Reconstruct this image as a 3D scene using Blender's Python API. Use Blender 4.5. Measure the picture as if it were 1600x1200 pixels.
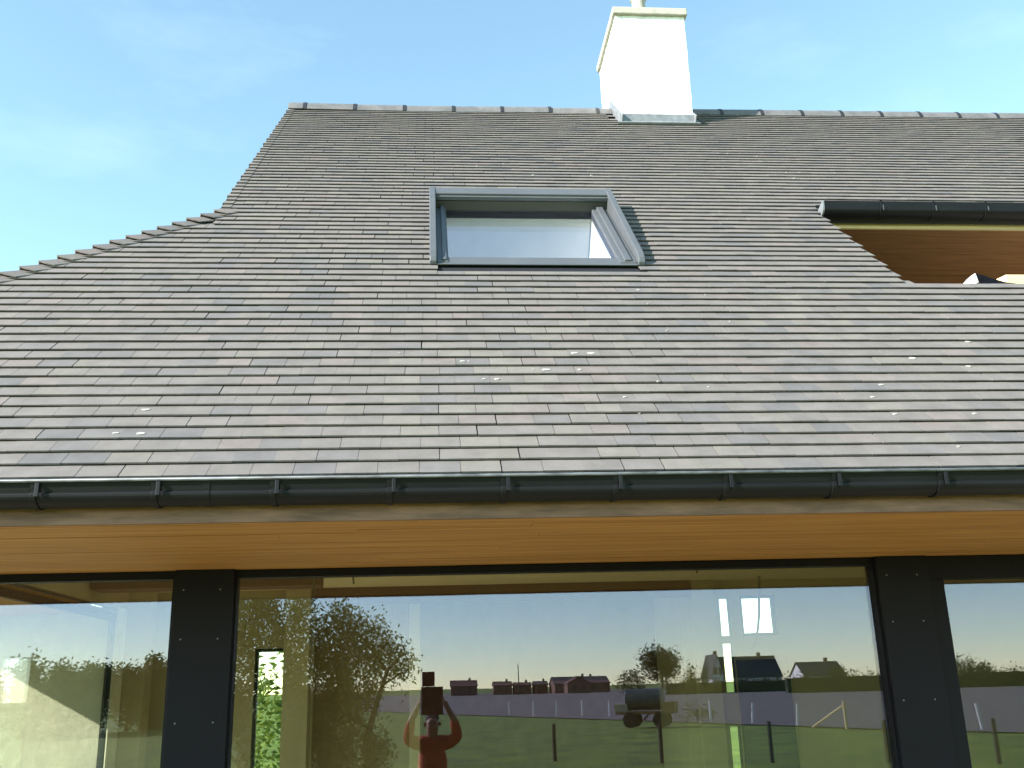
import bpy, bmesh, math, random
from mathutils import Vector, Matrix
random.seed(7)
rad = math.radians
for o in list(bpy.data.objects): bpy.data.objects.remove(o)
S = bpy.context.scene
C = S.collection

# ------------------------------------------------------------------ camera
CH = 2.05                                  # lens height: held above the head
PITCH, YAW, ROLL, FPX = rad(16.966), rad(4.888), rad(-1.704), 1551.19
def cam_rows():
    cp, sp, cy, sy = math.cos(PITCH), math.sin(PITCH), math.cos(YAW), math.sin(YAW)
    F = Vector((sy*cp, cy*cp, sp)); r = Vector((cy, -sy, 0)); U = r.cross(F)
    c, s = math.cos(ROLL), math.sin(ROLL)
    return c*r+s*U, -s*r+c*U, F
RV, UV_, FV = cam_rows()
cam = bpy.data.cameras.new('camera'); co = bpy.data.objects.new('camera', cam); C.objects.link(co)
cam.sensor_fit = 'HORIZONTAL'; cam.sensor_width = 36; cam.lens = 36*FPX/1600
cam.clip_start = .02; cam.clip_end = 6000
m = Matrix((RV, UV_, -FV)).transposed().to_4x4(); m.translation = (0, 0, CH); co.matrix_world = m
S.camera = co
# ------------------------------------------------------------------ light
SUN = Vector((-1, -.48, .55)).normalized()             # towards the sun
w = bpy.data.worlds.new('World'); S.world = w; w.use_nodes = True
nt = w.node_tree; N = nt.nodes; bg = N['Background']
sky = N.new('ShaderNodeTexSky'); sky.sky_type = 'NISHITA'; sky.sun_disc = False
sky.sun_elevation = math.asin(SUN.z); sky.sun_rotation = math.atan2(SUN.x, SUN.y)
sky.altitude = 0; sky.air_density = .76; sky.dust_density = 0; sky.ozone_density = 1.6
tc = N.new('ShaderNodeTexCoord'); mp = N.new('ShaderNodeMapping'); mp.inputs['Scale'].default_value = (1.2, 1.2, 4.0)
nz = N.new('ShaderNodeTexNoise'); nz.inputs['Scale'].default_value = 2.2; nz.inputs['Detail'].default_value = 7; nz.inputs['Roughness'].default_value = .58
rmp = N.new('ShaderNodeMapRange'); rmp.inputs[1].default_value = .5; rmp.inputs[2].default_value = .9; rmp.inputs[3].default_value = 0; rmp.inputs[4].default_value = .07
mx = N.new('ShaderNodeMix'); mx.data_type = 'RGBA'; mx.inputs[7].default_value = (7.5, 8.3, 9.0, 1)
nt.links.new(tc.outputs['Generated'], mp.inputs[0]); nt.links.new(mp.outputs[0], nz.inputs['Vector'])
nt.links.new(nz.outputs['Fac'], rmp.inputs[0]); nt.links.new(rmp.outputs[0], mx.inputs[0])
nt.links.new(sky.outputs[0], mx.inputs[6]); wb = N.new('ShaderNodeVectorMath'); wb.operation = 'MULTIPLY'; wb.inputs[1].default_value = (1.10, 1.14, .88)   # the camera's colour balance
nt.links.new(mx.outputs[2], wb.inputs[0]); nt.links.new(wb.outputs[0], bg.inputs[0])
bg.inputs[1].default_value = .15
sl = bpy.data.lights.new('sun', 'SUN'); sl.energy = 4.1; sl.angle = rad(.55); sl.color = (1, .965, .92)
so = bpy.data.objects.new('sun', sl); C.objects.link(so); so.rotation_euler = SUN.to_track_quat('Z', 'Y').to_euler(); so.location = (-20, -12, 20)
S.view_settings.view_transform = 'Standard'; S.view_settings.look = 'None'; S.view_settings.gamma = 1
S.view_settings.exposure = 1.8
S.render.engine = 'CYCLES'
S.cycles.max_bounces = 10; S.cycles.transparent_max_bounces = 16; S.cycles.caustics_reflective = False; S.cycles.caustics_refractive = False
S.render.resolution_x, S.render.resolution_y = 1024, 768

# ------------------------------------------------------------------ measuring helpers (pixel of the 1600 px photo -> point on a plane)
CP = Vector((0, 0, CH))
def ray(x, y): return RV*((x-800)/FPX) - UV_*((y-600)/FPX) + FV
def at_y(x, y, Y): d = ray(x, y); return CP + d*(Y/d.y)
PH = rad(42.748); Y0, Z0 = 4.2, .877+CH                 # roof pitch, tile eaves line
SD = Vector((0, math.cos(PH), math.sin(PH))); ND = Vector((0, -math.sin(PH), math.cos(PH)))
def fan(X): return .03*(X+.8)                            # the courses open slightly to the right above mid-slope
def rp(X, s, h=0.): return Vector((X, Y0, Z0)) + SD*(s+fan(X)*max(0., s-4.3)/4.03) + ND*h
def px_roof(x, y, h=0.):
    d = ray(x, y); P = CP + d*((ND.dot(rp(0, 0, h)-CP))/ND.dot(d)); s_ = (P.y-Y0+h*math.sin(PH))/math.cos(PH); k_ = fan(P.x)/4.03; return P.x, (s_ if s_ < 4.3 else (s_+4.3*k_)/(1+k_))
GY = 6.0                                               # front glass plane
def mirror(x, y, Yv):                                   # a reflected pixel -> the real point behind the camera, Yv metres away as seen
    P = at_y(x, y, Yv); return Vector((P.x, 2*GY-P.y, P.z))
def mirror_ground(x, y):
    d = ray(x, y); P = d*(-CH/d.z); return Vector((P.x, 2*GY-P.y, 0))

# ------------------------------------------------------------------ materials
def mat(name, col, rough=.8, metal=0., spec=.5, var=0., vscale=8., bump=0., bscale=60., aniso=None, col2=None, detail=4):
    M = bpy.data.materials.new(name); M.use_nodes = True; t = M.node_tree; n = t.nodes; b = n['Principled BSDF']
    b.inputs['Base Color'].default_value = (*col, 1); b.inputs['Roughness'].default_value = rough
    b.inputs['Metallic'].default_value = metal; b.inputs['Specular IOR Level'].default_value = spec
    tcn = n.new('ShaderNodeTexCoord'); mpn = n.new('ShaderNodeMapping')
    if aniso: mpn.inputs['Scale'].default_value = aniso
    t.links.new(tcn.outputs['Object'], mpn.inputs[0])
    if var or col2:
        z = n.new('ShaderNodeTexNoise'); z.inputs['Scale'].default_value = vscale; z.inputs['Detail'].default_value = detail; z.inputs['Roughness'].default_value = .6
        t.links.new(mpn.outputs[0], z.inputs['Vector'])
        r = n.new('ShaderNodeMapRange'); r.inputs[1].default_value = .3; r.inputs[2].default_value = .7
        t.links.new(z.outputs['Fac'], r.inputs[0])
        k = n.new('ShaderNodeMix'); k.data_type = 'RGBA'
        k.inputs[6].default_value = (*(c*(1-var) for c in col), 1)
        k.inputs[7].default_value = (*(col2 if col2 else (min(1, c*(1+var)) for c in col)), 1)
        t.links.new(r.outputs[0], k.inputs[0]); t.links.new(k.outputs[2], b.inputs['Base Color'])
    if bump:
        z2 = n.new('ShaderNodeTexNoise'); z2.inputs['Scale'].default_value = bscale; z2.inputs['Detail'].default_value = 5
        t.links.new(mpn.outputs[0], z2.inputs['Vector'])
        bb = n.new('ShaderNodeBump'); bb.inputs['Strength'].default_value = bump; bb.inputs['Distance'].default_value = .01
        t.links.new(z2.outputs['Fac'], bb.inputs['Height']); t.links.new(bb.outputs[0], b.inputs['Normal'])
    return M
def tile_mat(name, attr):
    M = mat(name, (.2, .19, .17), .8, spec=.25, bump=.12, bscale=45); t = M.node_tree; n = t.nodes; b = n['Principled BSDF']
    if attr: a = n.new('ShaderNodeVertexColor'); a.layer_name = 'tint'; out = a.outputs[0]
    else: a = n.new('ShaderNodeObjectInfo'); out = a.outputs['Color']
    g = n.new('ShaderNodeNewGeometry'); z = n.new('ShaderNodeTexNoise'); z.inputs['Scale'].default_value = 9; z.inputs['Detail'].default_value = 6
    t.links.new(g.outputs['Position'], z.inputs['Vector'])
    r = n.new('ShaderNodeMapRange'); r.inputs[1].default_value = .25; r.inputs[2].default_value = .75; r.inputs[3].default_value = .86; r.inputs[4].default_value = 1.14
    t.links.new(z.outputs['Fac'], r.inputs[0])
    k = n.new('ShaderNodeVectorMath'); k.operation = 'SCALE'
    t.links.new(out, k.inputs[0]); t.links.new(r.outputs[0], k.inputs['Scale']); t.links.new(k.outputs[0], b.inputs['Base Color'])
    return M
def glass_mat(name, refl, tint):
    M = bpy.data.materials.new(name); M.use_nodes = True; t = M.node_tree; n = t.nodes; n.remove(n['Principled BSDF'])
    tr = n.new('ShaderNodeBsdfTransparent'); tr.inputs[0].default_value = (*tint, 1)
    gl = n.new('ShaderNodeBsdfGlossy'); gl.inputs['Roughness'].default_value = 0.0; gl.inputs[0].default_value = (.72, .70, 1, 1)
    ge = n.new('ShaderNodeNewGeometry'); dt = n.new('ShaderNodeVectorMath'); dt.operation = 'DOT_PRODUCT'
    t.links.new(ge.outputs['Incoming'], dt.inputs[0]); t.links.new(ge.outputs['Normal'], dt.inputs[1])
    ab = n.new('ShaderNodeMath'); ab.operation = 'ABSOLUTE'; t.links.new(dt.outputs['Value'], ab.inputs[0])
    om = n.new('ShaderNodeMath'); om.operation = 'SUBTRACT'; om.inputs[0].default_value = 1; t.links.new(ab.outputs[0], om.inputs[1])
    fr = n.new('ShaderNodeMath'); fr.operation = 'POWER'; fr.inputs[1].default_value = 5; t.links.new(om.outputs[0], fr.inputs[0])
    ad = n.new('ShaderNodeMath'); ad.operation = 'ADD'; ad.use_clamp = True; ad.inputs[1].default_value = refl
    mxs = n.new('ShaderNodeMixShader'); t.links.new(fr.outputs[0], ad.inputs[0]); t.links.new(ad.outputs[0], mxs.inputs[0])
    t.links.new(tr.outputs[0], mxs.inputs[1]); t.links.new(gl.outputs[0], mxs.inputs[2]); t.links.new(mxs.outputs[0], n['Material Output'].inputs[0])
    # slow waviness of float glass
    tcn = n.new('ShaderNodeTexCoord'); z = n.new('ShaderNodeTexNoise'); z.inputs['Scale'].default_value = 1.1; z.inputs['Detail'].default_value = 1
    t.links.new(tcn.outputs['Object'], z.inputs['Vector']); bb = n.new('ShaderNodeBump'); bb.inputs['Strength'].default_value = .02; bb.inputs['Distance'].default_value = .02
    t.links.new(z.outputs['Fac'], bb.inputs['Height']); t.links.new(bb.outputs[0], gl.inputs['Normal'])
    return M
def leaf_mat(name, c1, c2):
    M = bpy.data.materials.new(name); M.use_nodes = True; t = M.node_tree; n = t.nodes; b = n['Principled BSDF']
    a = n.new('ShaderNodeVertexColor'); a.layer_name = 'tint'
    k = n.new('ShaderNodeMix'); k.data_type = 'RGBA'; k.inputs[6].default_value = (*c1, 1); k.inputs[7].default_value = (*c2, 1)
    t.links.new(a.outputs[0], k.inputs[0]); t.links.new(k.outputs[2], b.inputs['Base Color']); b.inputs['Roughness'].default_value = .6
    tl = n.new('ShaderNodeBsdfTranslucent'); t.links.new(k.outputs[2], tl.inputs[0])
    ms = n.new('ShaderNodeMixShader'); ms.inputs[0].default_value = .42
    t.links.new(b.outputs[0], ms.inputs[1]); t.links.new(tl.outputs[0], ms.inputs[2]); t.links.new(ms.outputs[0], n['Material Output'].inputs[0])
    return M
MT = dict(
  tile1=tile_mat('clay_tile_single', False), tile=tile_mat('clay_tile_field', True),
  deck=mat('roof_underlay', (.025, .025, .028), .9),
  ridge=mat('ridge_tile_clay', (.12, .115, .112), .7, var=.25, vscale=6, bump=.2),
  clip=mat('ridge_clip_metal', (.02, .02, .022), .5),
  zinc=mat('anthracite_zinc', (.006, .0062, .007), .48, metal=0, spec=.22, var=.3, vscale=3, aniso=(1, 6, 6)),
  bead=mat('sunlit_zinc_bead', (.075, .082, .086), .5, metal=.15, var=.6, vscale=12, aniso=(1, 4, 4)),  # paler than the gutter: sun on the rolled edge put into the colour
  lead=mat('lead_flashing', (.2, .21, .215), .5, metal=.25, var=.25, vscale=9, bump=.3, bscale=14),
  render=mat('white_painted_brick', (.8, .79, .75), .85, var=.06, vscale=5, bump=.5, bscale=18),
  capst=mat('concrete_cap', (.36, .34, .28), .9, var=.18, vscale=9, bump=.3),
  pot=mat('clay_pot', (.42, .3, .22), .85, var=.2),
  alu=mat('grey_aluminium', (.095, .10, .105), .5, metal=.2, spec=.5, var=.08, vscale=4),
  slot=mat('shutter_bar', (.05, .046, .036), .6),
  alushade=mat('recess_shade', (.006, .007, .009), .7),  # near-black: shade in the roof window's recesses put into the colour
  white=mat('white_plaster', (.78, .77, .74), .9, var=.04),
  cedar=mat('cedar_boards', (.44, .195, .055), .6, spec=.2, var=.3, vscale=3.0, aniso=(.35, 14, 14), bump=.15, bscale=10, col2=(.58, .30, .10), detail=6),
  frieze=mat('raw_frieze_board', (.22, .12, .085), .85, var=.4, vscale=4, aniso=(.8, 5, 5), bump=.3, bscale=30),
  logwood=mat('loggia_cladding', (.26, .125, .045), .7, var=.25, vscale=5, aniso=(.5, 6, 6)),
  frame=mat('anthracite_frame', (.009, .0075, .012), .55, spec=.16, var=.12, vscale=2),
  gasket=mat('black_joint', (.006, .006, .007), .6),
  screw=mat('steel_screw', (.2, .19, .18), .45, metal=.5),
  plaster=mat('beige_plaster', (.42, .36, .22), .9, var=.1, vscale=1.5, bump=.1),
  plaster2=mat('raw_plaster_ceiling', (.80, .68, .40), .9, var=.1, vscale=1.3),
  brownwall=mat('brown_partition', (.11, .06, .03), .9, var=.2),
  midwall=mat('brown_plaster', (.2, .14, .07), .9, var=.15),
  bluewall=mat('dark_door_panel', (.02, .03, .05), .5),
  screed=mat('floor_screed', (.5, .46, .38), .9, var=.12, vscale=2),
  brick=mat('pale_brick', (.62, .6, .46), .9, var=.15, vscale=4, bump=.6, bscale=16),
  glass=glass_mat('solar_glass', .108, (.84, .86, .78)),
  sglass=glass_mat('skylight_glass', .08, (.9, .92, .92)),
  pglass=glass_mat('clear_glass', .03, (.96, .97, .97)),
  cable=mat('grey_cable', (.12, .11, .08), .6),
  sheet=mat('roofing_membrane', (.004, .004, .005), .8, spec=.05), sheetw=mat('membrane_backing', (.75, .75, .72), .8),
  pine=mat('pale_pine', (.66, .5, .27), .7, var=.15, vscale=4, aniso=(.5, 8, 8)),
  speck=mat('lime_splash', (.36, .345, .31), .9),
)

# ------------------------------------------------------------------ object helpers
LOC = {}
def setparent(o, par):
    if par is None: return
    o.parent = par; o.matrix_parent_inverse = Matrix.Translation(-LOC.get(par.name, Vector()))
def tag(o, label=None, cat=None, group=None, kind=None):
    if label: o['label'] = label
    if cat: o['category'] = cat
    if group: o['group'] = group
    if kind: o['kind'] = kind
    return o
def empty(name, loc, label, cat, group=None):
    o = bpy.data.objects.new(name, None); C.objects.link(o); o.location = loc; o.empty_display_size = .2
    LOC[o.name] = Vector(loc); return tag(o, label, cat, group)
class MB:
    def __init__(s): s.v = []; s.f = []; s.c = []; s.col = None
    def poly(s, pts, flip=False):
        i = len(s.v); s.v += [tuple(p) for p in pts]; r = list(range(i, i+len(pts))); s.f.append(r[::-1] if flip else r); s.c.append(s.col)
    def prism(s, top, bot):                              # two congruent rings (top counter-clockwise seen from outside)
        i = len(s.v); n = len(top); s.v += [tuple(p) for p in top]+[tuple(p) for p in bot]
        s.f.append(list(range(i, i+n))); s.f.append(list(range(i+2*n-1, i+n-1, -1)))
        for k in range(n): l = (k+1) % n; s.f.append([i+k, i+n+k, i+n+l, i+l])
        s.c += [s.col]*(n+2)
    def box(s, a, b, T=None):
        x0, y0, z0 = a; x1, y1, z1 = b
        q = [(x0, y0), (x1, y0), (x1, y1), (x0, y1)]; T = T or (lambda x, y, z: (x, y, z))
        s.prism([T(x, y, z1) for x, y in q], [T(x, y, z0) for x, y in q])
    def tube(s, pts, r, n=8, r2=None, cap=True):
        pts = [Vector(p) for p in pts]; rings = []
        for i, p in enumerate(pts):
            d = (pts[min(i+1, len(pts)-1)]-pts[max(i-1, 0)]).normalized()
            a = d.cross(Vector((0, 0, 1)) if abs(d.z) < .9 else Vector((1, 0, 0))).normalized(); b = d.cross(a)
            rr = r if r2 is None else r+(r2-r)*i/(len(pts)-1)
            rings.append([p+a*(rr*math.cos(t*2*math.pi/n))+b*(rr*math.sin(t*2*math.pi/n)) for t in range(n)])
        i0 = len(s.v)
        for rg in rings: s.v += [tuple(q) for q in rg]
        for k in range(len(rings)-1):
            for t in range(n):
                u = (t+1) % n; s.f.append([i0+k*n+t, i0+k*n+u, i0+(k+1)*n+u, i0+(k+1)*n+t]); s.c.append(s.col)
        if cap:
            s.f.append(list(range(i0, i0+n))[::-1]); s.f.append(list(range(i0+(len(rings)-1)*n, i0+len(rings)*n))); s.c += [s.col]*2
    def sweep(s, prof, x0, x1, thick=None):              # (y,z) closed profile along X
        n = len(prof); s.prism([(x1, y, z) for y, z in prof], [(x0, y, z) for y, z in prof])
    def mesh(s, name, M, smooth=False):
        me = bpy.data.meshes.new(name); me.from_pydata(s.v, [], s.f); me.materials.append(M)
        if any(c is not None for c in s.c):
            ca = me.color_attributes.new('tint', 'FLOAT_COLOR', 'CORNER'); k = 0
            buf = []
            for f, c in zip(s.f, s.c):
                c = c or (1, 1, 1); buf += [c[0], c[1], c[2], 1.]*len(f)
            ca.data.foreach_set('color', buf)
        bm = bmesh.new(); bm.from_mesh(me); bmesh.ops.recalc_face_normals(bm, faces=bm.faces); bm.to_mesh(me); bm.free()
        if smooth: me.polygons.foreach_set('use_smooth', [True]*len(me.polygons))
        me.update(); return me
    def build(s, name, M, par=None, bevel=0, smooth=False):
        o = bpy.data.objects.new(name, s.mesh(name, MT[M] if isinstance(M, str) else M, smooth)); C.objects.link(o); setparent(o, par)
        if bevel:
            b = o.modifiers.new('bevel', 'BEVEL'); b.width = bevel; b.segments = 2; b.limit_method = 'ANGLE'
        return o
def box_obj(name, a, b, M, par=None, bevel=0):
    q = MB(); q.box(a, b); return q.build(name, M, par, bevel)
def clip(poly, nx, ns, d):                               # keep nx*x+ns*s <= d
    out = []
    for i in range(len(poly)):
        a, b = poly[i], poly[(i+1) % len(poly)]; da, db = nx*a[0]+ns*a[1]-d, nx*b[0]+ns*b[1]-d
        if da <= 0: out.append(a)
        if (da < 0) != (db < 0) and da != db:
            t = da/(da-db); out.append((a[0]+(b[0]-a[0])*t, a[1]+(b[1]-a[1])*t))
    return out

# ------------------------------------------------------------------ the house
house = empty('house', (0, GY, 0), 'new house with dark clay tiled roof, white chimney and glazed ground floor', 'house')
EXP, TW, TT = .11, .178, .0075
SRIDGE, SHIP = 8.33, 3.91                                # slope lengths: ridge, top of the hip
XV, XH = -1.6, -4.4                                      # gable verge, eaves corner of the hip
LX, LS0, LS1 = 3.19, 2.385, 4.10                         # loggia cut-out
KX0, KX1, KS0, KS1 = .03, 1.445, 2.608, 4.15             # roof-window hole
XR = 12.0
hipx = lambda s: XV + .03 - (SHIP-s)*(XV-XH)/SHIP
deck = MB()
def slab(pts, h0=-.075, h1=-.022):
    deck.prism([rp(x, s, h1) for x, s in pts], [rp(x, s, h0) for x, s in pts])
slab([(XV+.03, .02), (KX0, .02), (KX0, SRIDGE), (XV+.03, SRIDGE)])
slab([(KX0, .02), (KX1, .02), (KX1, KS0), (KX0, KS0)])
slab([(KX0, KS1), (KX1, KS1), (KX1, SRIDGE), (KX0, SRIDGE)])
slab([(KX1, .02), (LX-.02, .02), (LX-.02, SRIDGE), (KX1, SRIDGE)])
slab([(LX-.02, .02), (XR, .02), (XR, LS0), (LX-.02, LS0)])
slab([(LX-.02, LS1), (XR, LS1), (XR, SRIDGE), (LX-.02, SRIDGE)])
slab([(XV+.03, .02), (XV+.03, SHIP), (XH, .02)])
RY = Y0+SRIDGE*math.cos(PH); RZ = Z0+SRIDGE*math.sin(PH)
bk = lambda x, s, h: (x, 2*(RY+fan(x)*SD.y)-rp(x, s, h-.05).y, rp(x, s, h-.05).z)
q = [(7.5, 0), (XR, 0), (XR, SRIDGE), (7.5, SRIDGE)]
deck.prism([bk(x, s, 0) for x, s in q], [bk(x, s, -.07) for x, s in q])
q = [(XV+.03, 6.6), (7.5, 6.6), (7.5, SRIDGE), (XV+.03, SRIDGE)]
deck.prism([bk(x, s, 0) for x, s in q], [bk(x, s, -.07) for x, s in q])
zt = rp(0, SHIP).z; yt = rp(0, SHIP).y                   # side hip slope
hs = [Vector((XH, Y0, Z0)), Vector((XH, 12.5, Z0)), Vector((XV, 12.5, zt)), Vector((XV, yt, zt))]
deck.prism([p+Vector((0, 0, -.04)) for p in hs], [p+Vector((0, 0, -.1)) for p in hs])
roof = deck.build('roof', 'deck', house)

from mathutils import noise as mnoise
def tint(x=0., s_=0.):
    # fired colour drifts slowly over the roof, with odd pinkish, straw and blue-grey tiles between
    w_ = mnoise.noise(Vector((x*.55, s_*.55, 3.1))); r = random.random()-.22*w_; v = random.uniform(.965, 1.035)
    if r < .62: c = (0.1432, 0.1273, 0.1160)
    elif r < .76: c = (0.1313, 0.1200, 0.1133)
    elif r < .87: c = (0.1579, 0.1336, 0.1206)
    elif r < .955: c = (0.1515, 0.1363, 0.1178)
    else: c = (0.1203, 0.1109, 0.1069)
    if w_ > .12 and random.random() < .25: c = (0.1579, 0.1418, 0.1224)
    return tuple(q*v for q in c)
HT = TT+.0062                                            # tile plus the open joint under its tail
def hh(s, lift=0.): return .0175 + lift - s*(HT/EXP)      # underside height along the tile
TLEN = .19
one = MB(); one.box((0, 0, 0), (TW-.003, TLEN, TT)); tile_mesh = one.mesh('roof_tile', MT['tile1'])
TILT = Matrix.Rotation(-math.atan2(HT, EXP), 4, 'X')
BASE = Matrix((Vector((1, 0, 0)), SD, ND)).transposed().to_4x4()
field = MB(); singles = []
xj = px_roof(526.7, 735)[0]
nrow = int(SRIDGE/EXP)
for k in range(nrow):
    s0 = k*EXP - .012
    off = xj + (TW/2 if k % 2 else 0) + random.uniform(-.008, .008)
    sag = random.uniform(-.002, .002)
    j0 = int((XH-off)/TW)-1; j1 = int((XR-off)/TW)+1
    for j in range(j0, j1):
        x = off+j*TW + random.uniform(-.001, .001)
        gap = random.choice((.0006, .001, .001, .0015, .002, .002, .003, .0055))
        ds = sag*.5+random.uniform(-.001, .001)+.002*math.sin(x*1.1+k*.7); lift = random.uniform(-.0005, .0012); rot = random.gauss(0, .0025)
        P = [(x, s0+ds), (x+TW-gap, s0+ds+rot*TW), (x+TW-gap, s0+TLEN+ds), (x, s0+TLEN+ds)]
        c = tint(x, s0)
        if k < 11 and -1.95 < x < 2.62 and len(singles) < 300:
            singles.append((x, s0+ds, lift, rot, c, gap)); continue
        parts = [P]
        if s0+EXP > KS0+.02 and s0 < KS1-.03:
            parts = [clip(P, 1, 0, KX0+.02), clip(P, -1, 0, -(KX1-.02))]
        out = []
        for Q in parts:
            if len(Q) < 3: continue
            if KS0-.16 < s0 < KS0 and KX0 < x+TW/2 < KX1: Q = clip(Q, 0, 1, KS0)
            if s0 >= SHIP-.06: Q = clip(Q, -1, 0, -(XV-.01))
            else:
                g = (XV-XH)/SHIP; Q = clip(Q, -1, g, -(XV+.03-SHIP*g)+.0)
                if s0 > SHIP-.3: Q = clip(Q, -1, 0, -(XV-.01))
            if LS0-.05 < s0 and s0 < LS1-.04:
                Q = clip(Q, 1, 0, LX + (.012 if k % 2 else -.012))
            elif s0 > LS0-.2 and s0 <= LS0-.05 and x > LX: Q = clip(Q, 0, 1, LS0+.02)
            if len(Q) >= 3: out.append(Q)
        # chimney
        for Q in out:
            if s0 > 7.74 and x+TW > 2.23 and x < 3.0: continue
            Q = [p for i, p in enumerate(Q) if (abs(p[0]-Q[i-1][0])+abs(p[1]-Q[i-1][1])) > 1e-5]
            if len(Q) < 3: continue
            field.col = c
            tp = [rp(a, b, hh(b-s0-ds, lift)+TT) for a, b in Q]; bt = [rp(a, b, hh(b-s0-ds, lift)) for a, b in Q]
            field.prism(tp, bt)
# tiles of the side hip slope
U2 = Vector((0, -1, 0)); V2 = (hs[3]-hs[0]); V2 = Vector((XV-XH, 0, zt-Z0)).normalized(); N2 = U2.cross(V2).normalized()
if N2.z < 0: N2 = -N2
L2 = math.hypot(XV-XH, zt-Z0)
for k in range(int(L2/EXP)):
    s0 = k*EXP-.012; off = (TW/2 if k % 2 else 0)
    for j in range(int((2*RY-2*Y0)/TW)+1):
        y = Y0+off+j*TW; e = s0/L2*(yt-Y0)
        if y < Y0+e+.12 or y+TW > 12.4: continue
        field.col = tint(); Q = [(y+TW-.003, s0), (y, s0), (y, s0+TLEN), (y+TW-.003, s0+TLEN)]
        f = lambda yy, s, h: Vector((XH, yy, Z0))+V2*s+N2*h
        field.prism([f(a, b, hh(b-s0)+TT-.035) for a, b in Q], [f(a, b, hh(b-s0)-.035) for a, b in Q])
fo = field.build('roof_tile_field', 'tile', roof); tag(fo, kind='stuff')
for x, s, lift, rot, c, gap in singles:
    o = bpy.data.objects.new('roof_tile', tile_mesh); C.objects.link(o); o.color = (*c, 1)
    o.matrix_world = Matrix.Translation(rp(x, s, .0175+lift)) @ BASE @ TILT @ Matrix.Rotation(rot, 4, 'Z') @ Matrix.Diagonal(((TW-gap)/(TW-.003), 1, 1, 1))
    o.parent = roof
# verge tiles with a turned-down flange on the gable
k0 = int(SHIP/EXP)
for k in range(k0, nrow):
    s0 = k*EXP-.012; v = MB(); v.col = tint()
    x0 = XV-.034; e = random.uniform(-.004, .004)+(.006 if k % 2 else -.006)
    v.prism([rp(x0+e, s0+b, hh(b)+TT+.004) if a == 0 else rp(XV+.045, s0+b, hh(b)+TT+.004) for a, b in ((0, 0), (1, 0), (1, TLEN), (0, TLEN))],
            [rp(x0+e, s0+b, hh(b)+.002) if a == 0 else rp(XV+.045, s0+b, hh(b)+.002) for a, b in ((0, 0), (1, 0), (1, TLEN), (0, TLEN))])
    v.prism([rp(x0+e+a*.03, s0+b, hh(b)+.001) for a, b in ((0, 0), (1, 0), (1, TLEN), (0, TLEN))],
            [rp(x0+e+a*.03, s0+b, hh(b)-.085) for a, b in ((0, 0), (1, 0), (1, TLEN), (0, TLEN))])
    v.build('verge_tile', 'tile', roof)
# hip tiles: folded plates, one to a course
HD = (hs[3]-hs[0]).normalized()                          # up the hip
HL = (hs[3]-hs[0]).length
wf = Vector((1, 0, 0)); wf = (wf-HD*wf.dot(HD)); 
nF = ND; a_f = nF.cross(HD).normalized();  a_f = a_f if a_f.x > 0 else -a_f          # in front slope, square to the hip
a_s = N2.cross(HD).normalized(); a_s = a_s if a_s.y > 0 else -a_s                     # in side slope
upv = (nF+N2).normalized()
step = HL/int(SHIP/EXP)
for k in range(int(SHIP/EXP)+1):
    p0 = hs[0]+HD*(k*step-.04); hb = MB(); hb.col = tint()
    W, Lh, tk = .10, .21, .009
    def pt(a, t, up):                                    # a: -1 side .. 0 crest .. 1 front
        lift = .052 - t*(.028/step)
        base = p0+HD*t
        wv = (a_f if a > 0 else a_s)*abs(a)*W*(1-.22*t/Lh)
        return base+wv+upv*(lift+up-.012*abs(a))
    cr = (-1, -.5, 0, .5, 1); tail = {-1: .035, -.5: .008, 0: 0, .5: .008, 1: .035}
    i0 = len(hb.v)
    for up in (tk, 0):
        for t in (0, 1):
            for a in cr: hb.v.append(tuple(pt(a, tail[a] if t == 0 else Lh, up)))
    for b in range(4):
        hb.f += [[b, b+1, b+6, b+5], [10+b, 15+b, 16+b, 11+b], [b, 10+b, 11+b, b+1], [5+b, 6+b, 16+b, 15+b]]
    hb.f += [[0, 5, 15, 10], [4, 14, 19, 9]]; hb.c = [hb.col]*len(hb.f)
    hb.build('hip_tile', 'tile', roof)
# ridge tiles with clips
xs = [XV-.03, -1.449]
while xs[-1] < XR: xs.append(xs[-1]+(.575 if xs[-1] < 2 else .508))
for a, b in zip(xs[:-1], xs[1:]):
    r = MB(); n = 8; R_, c0 = .125, (RY, RZ-.045); e = random.uniform(-.004, .004)
    up = .02*max(0, (-.2-a)/1.4)**1.5 if a < -.2 else 0; upb = .02*max(0, (-.2-b)/1.4)**1.5 if b < -.2 else 0
    ring = lambda R: [(RY+a_*(R/R_), RZ+e+z_-(R_-R)*(1 if abs(a_) < .09 else .3)) for a_, z_ in ((-.112, -.072), (-.088, -.008), (-.05, .04), (-.018, .06), (.018, .06), (.05, .04), (.088, -.008), (.112, -.072))]
    o_, i_ = ring(R_), ring(R_-.018)
    pr = o_+i_[::-1]
    r.prism([(b+.02, y+fan(b)*SD.y, z+fan(b)*SD.z+upb+.004) for y, z in pr], [(a, y+fan(a)*SD.y, z+fan(a)*SD.z+up) for y, z in pr]); ro = r.build('ridge_tile', 'ridge', roof, .003)
    if b < XR:
        c = MB(); o2, i2 = ring(R_+.004), ring(R_-.002); pr = o2[0:]+i2[::-1]
        c.prism([(b+.026, y+fan(b)*SD.y, z+fan(b)*SD.z+upb+.004) for y, z in pr], [(b-.014, y+fan(b)*SD.y, z+fan(b)*SD.z+upb+.004) for y, z in pr]); c.build('ridge_clip', 'clip', roof)
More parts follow.
